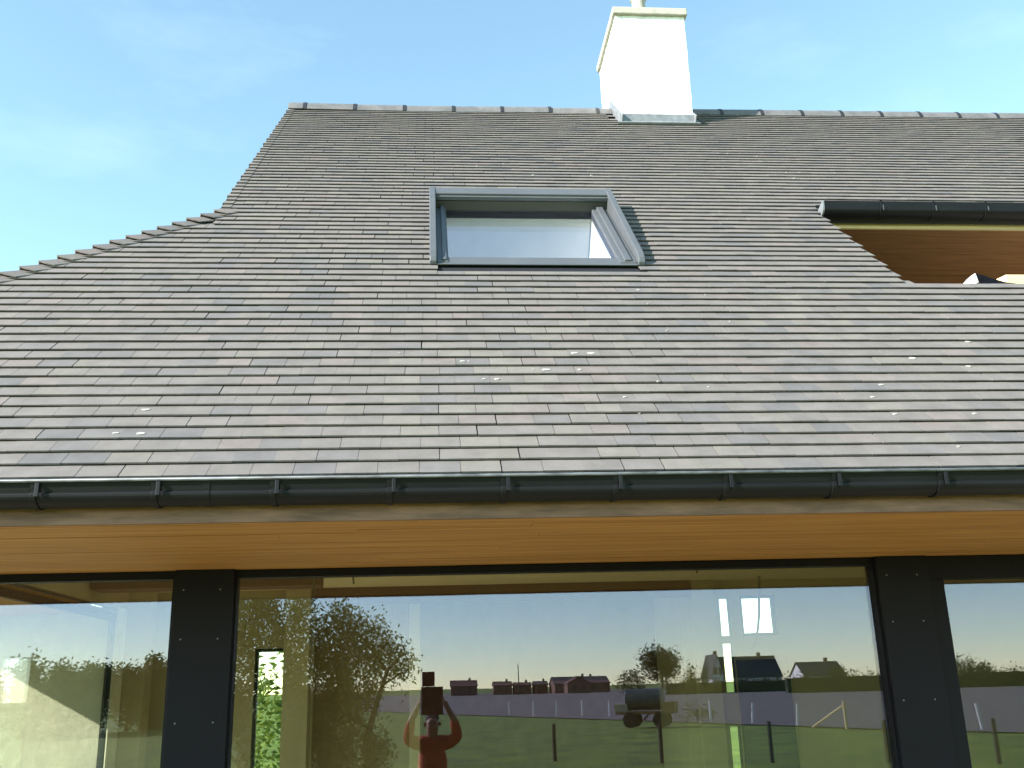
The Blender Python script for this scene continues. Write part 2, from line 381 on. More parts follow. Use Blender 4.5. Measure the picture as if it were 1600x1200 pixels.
# lime splashes on the tiles
sp = MB()
SPK = [(722.7, 569.9, 2), (732, 569.9, 1), (756, 598, 1.5), (776.5, 598, 2), (624, 557, 1), (896, 557.3, 3), (923, 557.3, 3), (853, 583, 3), (905, 583, 2), (833, 583, 1), (976, 626, 1.3),
 (1042, 522, 1.2), (1140, 506.7, 1), (1012, 480.5, 1), (1102, 464.5, 1), (997, 457.6, 1.5), (1027, 603, 1), (1106, 610, 1), (999, 650, 1), (1425, 564, 3), (1512, 576.5, 2.5), (1511, 538, 2.5), (1376, 606, 2), (1362, 627, 2),
 (1397, 652, 2), (1521, 651.5, 2), (1496, 702.7, 1.2), (227, 646, 3), (220, 684, 3), (181, 683, 2), (810, 190.4, 1.5), (578, 217, 1.5), (716, 263, 2), (745.5, 263, 2), (788, 259, 2), (833, 276.5, 2), (924, 276.5, 2), (547, 211.5, 1.5),
 (1122, 243.7, 2), (1137, 243.7, 2), (1183, 248.3, 2), (1229, 273, 2), (1248, 273, 1.5), (1304, 274, 1.5), (1241, 282, 2), (1105, 228, 1.2), (1097, 211, 1.2), (470, 333, 1)]
for x, y, r in SPK:
    X, s = px_roof(x, y); r *= .006
    t_ = (s+.012) % EXP; s_ = s; n = 9
    ring = [(X+r*1.25*math.cos(i*2*math.pi/n)*random.uniform(.6, 1.25), s_+r*.75*math.sin(i*2*math.pi/n)*random.uniform(.6, 1.25)) for i in range(n)]
    hz = lambda b: hh((b-s_)+min(max(t_, .012), EXP-.012))+TT+.003
    sp.prism([rp(a, b, hz(b)+.0015) for a, b in ring], [rp(a, b, hz(b)-.003) for a, b in ring])
tag(sp.build('lime_splash', 'speck', roof), kind='stuff')

# chimney
X0, X1, CY0, CY1, CT = 2.205, 3.035, 9.87, 11.0, 7.60+CH
bm = bmesh.new(); bmesh.ops.create_cube(bm, size=1)
for v in bm.verts: v.co = ((v.co.x+.5)*(X1-X0)+X0, (v.co.y+.5)*(CY1-CY0)+CY0, (v.co.z+.5)*(CT-(5.3+CH))+5.3+CH)
bmesh.ops.subdivide_edges(bm, edges=bm.edges, cuts=22, use_grid_fill=True)
for v in bm.verts: v.co += Vector((random.uniform(-.004, .004), random.uniform(-.004, .004), 0))
me = bpy.data.meshes.new('chimney'); bm.to_mesh(me); bm.free(); me.materials.append(MT['render'])
chim = bpy.data.objects.new('chimney', me); C.objects.link(chim); setparent(chim, house)
box_obj('chimney_cap', (X0-.035, CY0-.045, CT), (X1+.035, CY1+.03, CT+.095), 'capst', chim, .012)
p = MB(); cx, cyy = 2.56, 10.12
for i in range(24):
    a, b = i*2*math.pi/24, (i+1)*2*math.pi/24
prof = [(.095, 0), (.1, .05), (.085, .08), (.08, .3), (.1, .32), (.1, .42), (.075, .42), (.07, .1)]
for (r0, z0), (r1, z1) in zip(prof[:-1], prof[1:]):
    for i in range(20):
        a, b = i*2*math.pi/20, (i+1)*2*math.pi/20
        p.poly([(cx+r*math.cos(t), cyy+r*math.sin(t), CT+.095+z) for r, t, z in ((r0, a, z0), (r0, b, z0), (r1, b, z1), (r1, a, z1))])
p.build('flue_pot', 'capst', chim)
fl = MB()                                                # lead apron and step flashings
sb = (CY0-Y0)/math.cos(PH)
fl.box((X0-.02, CY0-.022, rp(0, sb).z-.04), (X1+.02, CY0-.004, rp(0, sb).z+.125))
fl.prism([rp(x, s, .05) for x, s in ((X0-.07, sb-.14), (X1+.07, sb-.14), (X1+.03, sb+.01), (X0-.03, sb+.01))], [rp(x, s, .025) for x, s in ((X0-.07, sb-.14), (X1+.07, sb-.14), (X1+.03, sb+.01), (X0-.03, sb+.01))])
for xx, sg in ((X0, -1), (X1, 1)):
    fl.prism([(xx+sg*.02, *rp(0, s, h)[1:]) for s, h in ((sb-.05, -.05), (sb+.85, -.05), (sb+.85, .13), (sb-.05, .13))], [(xx+sg*.004, *rp(0, s, h)[1:]) for s, h in ((sb-.05, -.05), (sb+.85, -.05), (sb+.85, .13), (sb-.05, .13))])
fl.build('lead_flashing', 'lead', chim, .004)

# roof window: casing (taller at the head), sash, glass, lined shaft
kx0, kx1, ks0, ks1 = -.004, 1.472, 2.725, 4.24
def wedge(mb, x0, x1, s0, s1, hb0, hb1, ht0, ht1):       # block on the roof whose height runs from ht0 (at s0) to ht1 (at s1)
    mb.prism([rp(x, s, t) for x, s, t in ((x0, s0, ht0), (x1, s0, ht0), (x1, s1, ht1), (x0, s1, ht1))], [rp(x, s, b) for x, s, b in ((x0, s0, hb0), (x1, s0, hb0), (x1, s1, hb1), (x0, s1, hb1))])
def railside(xa, xb):
    q = [(ks0+.02, .0), (ks0, .02), (ks0+.004, .045), (ks0+.03, .072), (ks0+.1, .09), (ks1-.1, .157), (ks1, .16), (ks1, -.02), (ks0+.05, -.02)]
    mb = MB(); mb.prism([rp(xb, s, h) for s, h in q], [rp(xa, s, h) for s, h in q]); return mb
skyl = MB(); wedge(skyl, kx0+.003, kx1-.003, ks1-.14, ks1-.002, -.02, -.02, .146, .156)
skylight = skyl.build('skylight', 'alu', house, .006)
for a, b in ((kx0, kx0+.048), (kx1-.048, kx1)): railside(a, b).build('casing_rail', 'alu', skylight, .006)
q = MB(); wedge(q, kx0+.05, kx1-.05, ks1-.17, ks1-.142, .095, .095, .128, .128); q.build('shutter_lip', 'alu', skylight, .004)
q = MB(); wedge(q, kx0+.05, kx1-.05, ks1-.165, ks1-.142, .0, .0, .09, .09); q.build('shutter_slot', 'slot', skylight)
gx0, gx1, gs0, gs1 = .125, 1.30, 2.85, 4.068
for a, b in ((kx0+.05, gx0), (gx1, kx1-.05)):
    q = MB(); wedge(q, a, b, ks0+.03, ks1-.17, -.05, -.05, .032, .032); q.build('sash_stile', 'alu', skylight, .004)
q = MB(); wedge(q, gx1+.035, kx1-.085, ks0+.05, ks1-.17, .031, .031, .045, .055); q.build('sash_cover', 'alu', skylight, .006)
q = MB(); wedge(q, kx0+.085, gx0-.012, ks0+.05, ks1-.17, .031, .031, .045, .055); q.build('sash_cover', 'alu', skylight, .006)
q = MB(); wedge(q, kx0+.052, kx1-.052, ks0, gs0, .014, .02, .024, .031); q.build('sash_rail', 'alu', skylight, .003)
q = MB(); wedge(q, gx0, gx1, gs1, ks1-.15, -.05, -.05, .01, .01); q.build('sash_rail', 'alushade', skylight, .004)
q = MB(); wedge(q, kx0+.04, kx1-.04, KS0-.005, gs0-.01, -.08, -.08, -.02, .012); q.build('sill_shade', 'alushade', skylight)  # dark strip standing in for the shaded gap below the sash
q = MB(); wedge(q, gx0, gx1, gs0, gs1, -.012, -.012, .008, .008); q.build('pane', 'sglass', skylight)
q = MB()                                                 # lining of the light shaft
for x0, x1, s0, s1 in ((gx0-.03, gx0-.005, gs0-.03, gs1+.03), (gx1+.005, gx1+.03, gs0-.03, gs1+.03), (gx0, gx1, gs0-.03, gs0-.005), (gx0, gx1, gs1+.005, gs1+.03)): wedge(q, x0, x1, s0, s1, -.75, -.75, -.013, -.013)
wedge(q, gx0-.03, gx1+.03, gs0-.03, gs1+.03, -.78, -.78, -.755, -.755)
q.build('shaft_lining', 'white', skylight)

# eaves: gutter, brackets, frieze, soffit boards
GX0, GX1 = XH-.1, 11.5
gcy, gcz, gr = 4.14, .842+CH, .078
def gring(R, a0=0, a1=180, n=14): return [(gcy-R*math.cos(rad(a0+(a1-a0)*i/n)), gcz-R*math.sin(rad(a0+(a1-a0)*i/n))) for i in range(n+1)]
def gutter_prof(R, t=.004):
    o_ = [(gcy-R, gcz+.004), (gcy-R+.014, gcz-.04), (gcy-R+.008, gcz-.046)]+[(gcy-(R-.008)*math.cos(rad(a)), gcz-.05-(R-.034)*math.sin(rad(a))) for a in range(0, 181, 12)]+[(gcy+R, gcz+.03)]
    i_ = [(y+(t if y < gcy else -t), z+t*.6) for y, z in o_]
    return o_+i_[::-1]
g = MB(); g.sweep(gutter_prof(gr), GX0, GX1); gutter = g.build('gutter', 'zinc', house)
g = MB(); g.tube([(GX0, gcy-gr-.004, gcz+.004), (2.3, gcy-gr-.004, gcz+.004), (GX1, gcy-gr-.004, gcz+.004)], .0075, 10); g.build('gutter_bead', 'bead', gutter, smooth=True)
for i in range(-6, 21):
    bx = -1.593+.4735*i; b = MB(); wv = .011
    b.sweep(gutter_prof(gr+.006, .007), bx-wv, bx+wv)
    b.box((bx+wv, gcy-gr-.010, gcz-.062), (bx+wv+.016, gcy-gr-.0025, gcz-.005))
    b.build('gutter_bracket', 'zinc', gutter, .0015)
j = MB(); j.sweep(gutter_prof(gr+.0025, .006), -.93, -.90); j.build('gutter_joint', 'zinc', gutter)
SZ = .70+CH; FY = 4.19
box_obj('frieze', (XH+.02, FY, SZ-.012), (11.4, FY+.03, SZ+.09), 'frieze', house)
soff = box_obj('soffit', (XH+.04, FY+.03, SZ+.024), (11.4, GY+.1, SZ+.05), 'deck', house)
BW = .1; yb = FY+.032; kb = 0
while yb < GY-.04:
    xa = XH+.03
    while xa < 11.4:
        ln = random.uniform(3.2, 5.4); xb = min(11.4, xa+ln); dz = random.uniform(-.0012, .0012)
        b = MB(); b.box((xa, yb+.0025, SZ+dz), (xb-.0015, min(yb+BW, GY+.02), SZ+.02)); bo = b.build('soffit_board', 'cedar', soff)
        bo.data.transform(Matrix.Translation((0, 0, 0))); xa = xb
    yb += BW; kb += 1
box_obj('soffit', (XH+.04, GY+.15, SZ+.005), (-2.74, 9.0, SZ+.03), 'cedar', house)
box_obj('frieze', (XH+.0, FY+.05, SZ-.012), (XH+.03, 12.4, SZ+.1), 'frieze', house)
g = MB(); sidep = [(y-gcy, z) for y, z in gutter_prof(gr)]
g.prism([(XH-.06+a, 12.5, z) for a, z in sidep], [(XH-.06+a, 4.06, z) for a, z in sidep]); g.build('side_gutter', 'zinc', house)

# upper gutter over the loggia and the loggia itself
uy, uz = 7.19, 3.725+CH
def up_prof(R, t=.004):
    o_ = [(uy-R, uz+.008), (uy-R+.006, uz-.045)]+[(uy-(R-.006)*math.cos(rad(a)), uz-.052-(R-.03)*math.sin(rad(a))) for a in range(0, 181, 12)]+[(uy+R, uz+.05)]
    return o_+[(y+(t if y < uy else -t), z+t*.6) for y, z in o_][::-1]
g = MB(); g.sweep(up_prof(.085), LX+.02, 10.5); ug = g.build('loggia_gutter', 'zinc', house)
g = MB(); o_ = up_prof(.088)[:18]; g.prism([(LX+.022, y, z) for y, z in o_], [(LX+.008, y, z) for y, z in o_]); g.build('gutter_end_cap', 'lead', ug)
for i in range(13):
    bx = 3.692+.4495*i; b = MB(); b.sweep(up_prof(.0905, .007), bx-.009, bx+.009); b.build('gutter_bracket', 'zinc', ug, .0015)
    b = MB(); b.box((bx+.0095, uy-.0945, uz-.075), (bx+.0155, uy-.0915, uz-.03)); b.build('bracket_clip', 'bead', ug)
LZ = 3.578+CH; LB = 9.0; LF = 2.30+CH
lw = box_obj('loggia_wall', (LX-.06, LB, LF-.1), (10.5, LB+.1, LZ+.12), 'logwood', house)
box_obj('loggia_fascia', (LX-.015, uy+.10, LZ-.003), (10.5, uy+.125, LZ+.075), 'pine', house)
lc = box_obj('loggia_ceiling', (LX-.03, uy+.126, LZ+.016), (10.5, LB-.002, LZ+.03), 'deck', house)
yy = uy+.127
while yy < LB-.01:
    box_obj('ceiling_board', (LX-.03, yy, LZ+random.uniform(-.001, .001)), (10.5, min(yy+.117, LB-.003), LZ+.015), 'logwood', lc); yy += .12
box_obj('loggia_floor', (LX-.06, 5.9, LF-.1), (10.5, LB-.002, LF), 'screed', house)
box_obj('loggia_parapet', (LX-.02, 5.965, LF+.002), (10.5, 6.045, 2.475+CH), 'logwood', house)
cq = MB(); pts = [rp(LX, LS0, -.025), rp(LX, LS1+.02, -.025), Vector((LX, LB, LZ+.02)), Vector((LX, LB, LF)), Vector((LX, 5.95, LF))]
cq.prism([p+Vector((-.02, 0, 0)) for p in pts], [p+Vector((-.06, 0, 0)) for p in pts]); cq.build('loggia_cheek', 'logwood', house)

# curled membrane and plank lying on the loggia edge
zb = 2.505+CH
mem = empty('roofing_membrane', (3.9, 6.1, zb), 'black roofing membrane with curled white backed end on loggia edge', 'membrane')
def ribbon(name, fr, bk, M, t=.004):
    mb = MB()
    for i in range(len(fr)-1):
        q = [fr[i], fr[i+1], bk[i+1], bk[i]]; nn = (q[1]-q[0]).cross(q[3]-q[0]).normalized()*t
        mb.prism([p_+nn for p_ in q], q)
    return mb.build(name, M, mem)
yf_, yb_ = 5.985, 6.13
ribbon('curled_end', [at_y(x, y, yf_) for x, y in ((1503, 447.5), (1512, 447), (1520, 446), (1529, 441.5))], [at_y(x, y, yb_) for x, y in ((1505, 444), (1511, 437.5), (1518, 431.5), (1524, 428))], 'sheetw')
ribbon('flat_sheet', [at_y(x, y, yf_) for x, y in ((1529.5, 441), (1536, 445), (1548, 447), (1570, 448), (1600, 448.5), (1680, 449))], [at_y(x, y, yb_) for x, y in ((1525, 428), (1536, 431), (1548, 435), (1570, 441.5), (1600, 445.5), (1680, 446))], 'sheet')
pl = MB(); pl.prism([(3.97, 6.24, zb+.15), (4.04, 6.17, zb+.175), (5.3, 6.17, zb+.175), (5.3, 6.33, zb+.175), (4.04, 6.33, zb+.175)], [(3.97, 6.24, zb+.08), (4.04, 6.17, zb+.06), (5.3, 6.17, zb+.06), (5.3, 6.33, zb+.06), (4.04, 6.33, zb+.06)])
for xx in (4.2, 5.0): box_obj('prop_block', (xx, 6.15, 2.30+CH), (xx+.1, 6.33, zb+.06), 'pine', house)
tag(pl.build('wooden_plank', 'pine', None, .006), 'pale bare wooden plank lying behind the curled membrane on loggia edge', 'plank')

# ground floor front
ZT = SZ-.002
def pane_window(x0, x1, zt, label=None, fw=.045, top=.05, glass='glass'):
    fr = MB(); y0, y1 = GY-.045, GY+.05
    fr.box((x0, y0, zt-top), (x1, y1, ZT)); fr.box((x0, y0, 0.03), (x1, y1, .10))
    fr.box((x0, y0, .1), (x0+fw, y1, zt-top)); fr.box((x1-fw, y0, .1), (x1, y1, zt-top))
    f = fr.build('window', 'frame', house, .003)
    p = MB(); p.box((x0+fw-.008, GY-.01, .092), (x1-fw+.008, GY+.014, zt-top+.008)); p.build('pane', glass, f)
    return f
pane_window(-2.71, -1.472, ZT, fw=.02, top=.046)
pane_window(-1.138, 2.70, ZT, fw=.012, top=.046)
pane_window(3.025, 4.6, ZT, fw=.105, top=.14)
for x0, x1 in ((-1.473, -1.137), (2.699, 3.020)):
    po = box_obj('post', (x0, GY-.085, .02), (x1, GY+.09, ZT+.001), 'frame', house, .003)
    for zz in (.585, .31, -.14, -.6, -1.05):
        for xx in (x0+.055, x1-.075):
            sc = MB(); sc.tube([(xx, GY-.0848, CH+zz), (xx, GY-.0885, CH+zz)], .0045, 10); sc.build('screw', 'screw', po)
box_obj('joint_strip', (3.0202, GY-.06, .03), (3.0248, GY+.05, ZT), 'gasket', house)
box_obj('corner_post', (-2.79, GY-.06, .02), (-2.711, GY+.06, ZT), 'frame', house, .003)
box_obj('wall', (4.601, GY-.02, 0), (11.3, GY+.25, ZT), 'brick', house)
# left side: glazing under the porch, then the pale brick wall
sw = MB(); sw.box((-2.745, GY+.061, .1), (-2.705, 8.98, .16)); sw.box((-2.745, GY+.061, ZT-.06), (-2.705, 8.98, ZT)); sw.box((-2.745, 8.92, .16), (-2.705, 8.98, ZT-.06))
swo = sw.build('side_window', 'frame', house); p = MB(); p.box((-2.73, GY+.062, .155), (-2.715, 8.925, ZT-.055)); p.build('pane', 'pglass', swo)
box_obj('wall', (XH+.25, 9.001, 0), (-2.70, 9.28, SZ+.06), 'brick', house)
box_obj('wall', (XH+.25, 9.281, 0), (XH+.5, 12.4, SZ+.06), 'brick', house)

box_obj('wall', (-2.80, 9.281, 0), (-2.701, 10.3, SZ+.4), 'plaster', house)
box_obj('wall', (-2.80, GY+.16, SZ+.052), (-2.701, 9.28, SZ+.4), 'plaster', house)
# interior: floor, ceiling, walls, rear windows, columns, hanging cables
IC = .97+CH; BY = 10.0
box_obj('floor', (-2.70, GY+.1, -.1), (11.3, BY+.3, .02), 'screed', house)
box_obj('ceiling', (-2.70, GY+.16, IC), (11.3, BY+.3, IC+.15), 'plaster2', house)
box_obj('lintel', (-2.70, GY+.102, SZ+.01), (11.3, GY+.16, IC), 'plaster', house)
def wall_with_holes(name, x0, x1, y0, y1, z0, z1, holes, M):
    mb = MB(); xs_ = sorted({x0, x1, *(h[0] for h in holes), *(h[1] for h in holes)})
    for a, b in zip(xs_[:-1], xs_[1:]):
        hz = sorted((h[2], h[3]) for h in holes if h[0] <= a and h[1] >= b); z = z0
        for c, d in hz:
            if c > z: mb.box((a, y0, z), (b, y1, c))
            z = d
        if z < z1: mb.box((a, y0, z), (b, y1, z1))
    return mb.build(name, M, house)
holes = [(-1.69, -1.39, .6, .42+CH), (2.88, 2.985, -.9+CH, -.42+CH), (2.88, 2.985, -.12+CH, .36+CH), (2.88, 2.985, .42+CH, .80+CH), (3.09, 3.455, .42+CH, .82+CH), (6.7, 8.3, .3, .6+CH), (8.6, 10.8, .3, .6+CH)]  # the widest are unseen openings, added to let more light into the room
wall_with_holes('rear_wall', -1.13, -.22, BY, BY+.11, .02, IC, [], 'midwall')
wall_with_holes('rear_wall', -2.70, -1.13, BY, BY+.11, .02, IC, holes[:1], 'plaster')
wall_with_holes('rear_wall', -.22, 2.57, BY+1.2, BY+1.5, .02, IC, [(.2, 1.3, .5, 1.2)], 'brownwall')
box_obj('ceiling', (-.22, BY+.301, IC), (2.57, BY+1.5, IC+.1), 'plaster2', house)
wall_with_holes('rear_wall', 2.57, 11.3, BY, BY+.11, .02, IC, holes[1:], 'plaster')
box_obj('wall', (-.22, BY+.001, .02), (-.12, BY+1.2, IC), 'plaster', house); box_obj('wall', (2.47, BY+.001, .02), (2.57, BY+1.2, IC), 'plaster', house)
box_obj('beam', (-1.13, BY-.12, IC-.16), (2.57, BY-.001, IC-.001), 'brownwall', house)
box_obj('beam', (-2.69, 8.2, IC-.14), (-.9, 8.5, IC-.001), 'brownwall', house)
box_obj('column', (-1.385, BY-.25, .02), (-1.15, BY-.002, IC-.002), 'plaster', house, .004)
box_obj('column', (2.575, BY-.1, .02), (2.81, BY-.002, IC-.002), 'plaster', house, .004)
box_obj('column', (-2.70, 9.3, .02), (-2.52, 9.55, IC-.002), 'plaster', house, .004)
box_obj('door', (2.995, BY-.03, .02), (3.52, BY-.004, .19+CH), 'bluewall', house, .004)
for a, b, c, d in holes:
    f = MB(); t = .03 if b-a > .2 else .008
    f.box((a, BY+.03, c), (a+t, BY+.08, d)); f.box((b-t, BY+.03, c), (b, BY+.08, d)); f.box((a+t, BY+.03, c), (b-t, BY+.08, c+t)); f.box((a+t, BY+.03, d-t), (b-t, BY+.08, d))
    fo_ = f.build('rear_window', 'frame', house); p = MB(); p.box((a+t-.004, BY+.05, c+t-.004), (b-t+.004, BY+.06, d-t+.004)); p.build('pane', 'pglass', fo_)
for x, y, L in ((-.86, 7.4, .28), (-.62, 7.9, .17), (.95, 7.6, .15), (1.35, 7.2, .12), (2.05, 7.7, .16)):
    c = MB(); c.tube([(x, y, IC), (x+.005, y, IC-L*.5), (x+.015, y+.01, IC-L)], .008, 6); c.build('cable', 'cable', house)
c = MB(); c.tube([at_y(x, y, 9.2) for x, y in ((1186, 900), (1186, 930), (1186, 960), (1184, 985), (1179, 1004), (1173, 1022))], .012, 6); c.build('cable', 'cable', house)
box_obj('wall', (11.3, GY-.02, 0), (11.55, 16.4, SZ+.06), 'brick', house)
box_obj('wall', (7.5, 16.3, 0), (11.3, 16.55, SZ+.06), 'brick', house)
box_obj('wall', (7.5, 10.31, 0), (7.7, 16.29, SZ+.06), 'brick', house)
gb = MB()
for gx in (XV+.06, XR-.35):
    q = [(yt+.3, rp(0, SHIP).z-.2), (RY, RZ-.12), (RY+1.2, RZ-1.25), (RY+1.2, rp(0, SHIP).z-.2)]
    gb.prism([(gx+.2, y, z) for y, z in q], [(gx, y, z) for y, z in q])
gb.build('gable_wall', 'brick', house)
box_obj('attic_floor', (XH+.3, 6.2, SZ+.42), (11.3, 10.35, SZ+.46), 'deck', house)

# ------------------------------------------------------------------ ground
grass = mat('meadow_grass', (.095, .17, .004), .9, var=.5, vscale=.6, bump=.6, bscale=6, col2=(.20, .28, .010), detail=8)
plough = mat('ploughed_soil', (.15, .125, .11), .95, var=.2, vscale=.4, bump=.6, bscale=3, aniso=(1, 6, 1))
terr = mat('terrace_soil', (.26, .22, .15), .95, var=.2, vscale=5, bump=.5, bscale=40)
def sheet(name, pts, M): q = MB(); q.poly([Vector(p) for p in pts]); return tag(q.build(name, M), kind='structure')
g = MB(); n = 64
g.poly([(2500*math.cos(i*2*math.pi/n), 2500*math.sin(i*2*math.pi/n), -.03) for i in range(n)]); tag(g.build('ground', grass), kind='structure')
sheet('terrace', [(-7, 1.5, .0), (12, 1.5, .0), (12, 17.5, .0), (-7, 17.5, .0)], terr)
sheet('ploughed_field', [(-90, -340, .02), (3.69, -69.5, .02), (13.85, -40.9, .02), (19.9, -24.2, .02), (40, 12, .02), (400, -40, .02), (300, -330, .02), (60, -420, .02)], plough)

# ------------------------------------------------------------------ vegetation
LM = [leaf_mat('willow_leaves', (.18, .19, .05), (.36, .36, .11)), leaf_mat('dark_leaves', (.035, .055, .014), (.095, .12, .03)), leaf_mat('bright_leaves', (.06, .12, .012), (.2, .26, .03)), leaf_mat('garden_leaves', (.05, .075, .02), (.12, .15, .04))]
bark = mat('bark', (.09, .07, .05), .9, var=.4, vscale=6, bump=.6, bscale=20, aniso=(4, 4, 1))
def crown(lobes, n, size, M, par, name='crown', droop=0.):
    m_ = MB(); tot = sum(l[3]**2 for l in lobes)
    for cx_, cy_, cz_, r, sz in lobes:
        kcl = max(3, int(n*r*r/tot/14))
        for _ in range(kcl):
            while True:
                v = Vector((random.uniform(-1, 1), random.uniform(-1, 1), random.uniform(-1, 1)))
                if .2 < v.length < 1: break
            v = v.normalized()*(v.length**.45)
            cc = Vector((cx_, cy_, cz_))+Vector((v.x*r, v.y*r, v.z*r*sz)); tc_ = random.random()
            for _ in range(14):
                p_ = cc+Vector((random.gauss(0, size*1.8), random.gauss(0, size*1.8), random.gauss(0, size*(1.8+2*droop))-droop*size))
                a = Vector((random.gauss(0, 1), random.gauss(0, 1), random.gauss(0, .6)-droop)).normalized()*size*random.uniform(.6, 1.2)
                b = a.cross(Vector((random.gauss(0, 1), random.gauss(0, 1), random.gauss(0, 1)))).normalized()*size*.38
                t_ = min(1, max(0, tc_*.7+random.random()*.3)); m_.col = (t_, t_, t_)
                m_.poly([p_-a, p_+b, p_+a, p_-b])
    me_ = bpy.data.meshes.new(name); me_.from_pydata(m_.v, [], m_.f); me_.materials.append(M)
    ca = me_.color_attributes.new('tint', 'FLOAT_COLOR', 'CORNER'); buf = []
    for f_, c_ in zip(m_.f, m_.c): buf += [c_[0], c_[1], c_[2], 1.]*len(f_)
    ca.data.foreach_set('color', buf); o = bpy.data.objects.new(name, me_); C.objects.link(o); setparent(o, par); return o
def trunk(pts, r0, r1, par, limbs=()):
    t = MB(); t.tube(pts, r0, 9, r1)
    for L in limbs: t.tube(L, r1*.75, 6, r1*.2)
    return t.build('trunk', bark, par, smooth=True)
def tree(name, label, base, H_, W_, M, n, size, cat='tree', group=None, shape='round', th=None):
    b = Vector((base[0], base[1], 0)); t = empty(name, b, label, cat, group); th = th if th is not None else H_*.25
    trunk([b+Vector((0, 0, -.1)), b+Vector((.03*H_, 0, H_*.4)), b+Vector((0, .02*H_, H_*.8))], H_*.03, H_*.008, t)
    if shape == 'cone': lobes = [(b.x, b.y, th+(H_-th)*(i+.5)/6, W_/2*(1-i/6.3), .8*(H_-th)/6/(W_/2*(1-i/6.3))*1.3) for i in range(6)]
    elif shape == 'column': lobes = [(b.x+random.uniform(-.1, .1)*W_, b.y, th+(H_-th)*(i+.5)/5, W_/2*(.75+.25*math.sin(i)), (H_-th)/5/W_*2*.8) for i in range(5)]
    else:
        lobes = [(b.x, b.y, th+(H_-th)*.5, W_*.36, (H_-th)*.45/(W_*.36))]
        for i in range(7):
            a = i*2*math.pi/7; lobes.append((b.x+math.cos(a)*W_*.28, b.y+math.sin(a)*W_*.28, th+(H_-th)*random.uniform(.3, .78), W_*.22, 1))
    crown(lobes, n, size, M, t); return t

# loose willow behind the photographer, to the left
YW = 20.
wb = mirror_ground(560, 1199); wb = Vector((mirror(566, 1200, YW).x, 2*GY-YW, 0))
wt = empty('willow_tree', wb, 'loose leaning willow with drooping leaves in the left of the main window reflection', 'tree')
top = mirror(605, 1050, YW)
trunk([wb, wb+Vector((.2, 0, 1.2)), mirror(572, 1160, YW), mirror(590, 1095, YW), top], .10, .035, wt,
      [[mirror(585, 1110, YW), mirror(500, 1040, YW), mirror(420, 960, YW)], [top, mirror(560, 990, YW), mirror(500, 950, YW)], [mirror(578, 1140, YW), mirror(520, 1100, YW), mirror(450, 1080, YW)], [top, mirror(630, 1020, YW+.4)], [mirror(600, 1070, YW), mirror(640, 1045, YW)]])
lob = []
for x, y, r in ((400, 960, .42), (455, 985, .4), (520, 1000, .42), (585, 1005, .3), (430, 1040, .5), (500, 1060, .55), (560, 1060, .45), (400, 1110, .5), (460, 1130, .6), (530, 1130, .5), (615, 1030, .22), (640, 1040, .14), (535, 960, .18), (420, 1190, .6), (500, 1190, .6), (375, 1010, .4), (470, 940, .3), (585, 1180, .3), (395, 935, .35), (330, 1000, .5), (330, 1100, .6), (560, 985, .2)):
    P_ = mirror(x, y, YW+random.uniform(-.5, .6)); lob.append((P_.x, P_.y, P_.z, r, 1.15))
crown(lob, 46000, .05, LM[0], wt, droop=.8)
# tree row far left
for i, (x, ytop, wpx, sh) in enumerate(((-25, 1048, 40, 'round'), (48, 1038, 24, 'column'), (92, 1046, 30, 'column'), (122, 1052, 26, 'round'), (150, 1034, 44, 'round'), (205, 1040, 34, 'round'), (240, 1030, 26, 'column'), (268, 1036, 30, 'round'), (320, 1040, 40, 'round'))):
    Yv = 62+i*1.7; P_ = mirror(x, ytop, Yv); P0 = mirror(x, 1090, Yv)
    tree('garden_tree', ['round bushy tree at the far left end of the reflected tree row', 'slim pointed tree, first upright one of the reflected left row', 'slim pointed tree, second upright one of the reflected left row', 'small round tree between the slim and the broad one, reflected', 'broadest tree of the reflected row in the left pane', 'round tree right of the broadest one in the reflected row', 'slim upright tree reflected beside the dark post', 'round tree reflected at the left edge of the dark post', 'round tree at the right end of the reflected row'][i],
         (P_.x, P_.y), P_.z, wpx*Yv/FPX*1.25, LM[3], 5200, .19, group='tree row on the left', shape=sh, th=.0)
# far big tree, conifers, hedges
P_ = mirror(1030, 1009, 190); tree('poplar_tree', 'large round dark tree standing beside the far white gabled house', (P_.x, P_.y), P_.z, 7.6, LM[1], 3600, .34, th=2.0)
for x, y, wpx, sh, lb in ((1078, 1042, 14, 'cone', 'left one of two small dark conifers by the white gabled house'), (1107, 1043, 10, 'cone', 'right one of two small dark conifers by the white gabled house'), (985, 1053, 40, 'round', 'low round tree left of the large round tree'), (1493, 1026, 26, 'round', 'round tree nearest the window post in the right pane reflection'), (1513, 1030, 14, 'cone', 'pointed tree between two round ones in the right pane reflection'), (1534, 1030, 18, 'round', 'rightmost round tree in the right pane reflection'), (1310, 1040, 16, 'round', 'small round tree behind the dark roofed far house')):
    Yv = 185; P_ = mirror(x, y, Yv); tree('far_tree', lb, (P_.x, P_.y), P_.z, wpx*Yv/FPX*1.2, LM[1], 900, .3, shape=sh, th=.5)
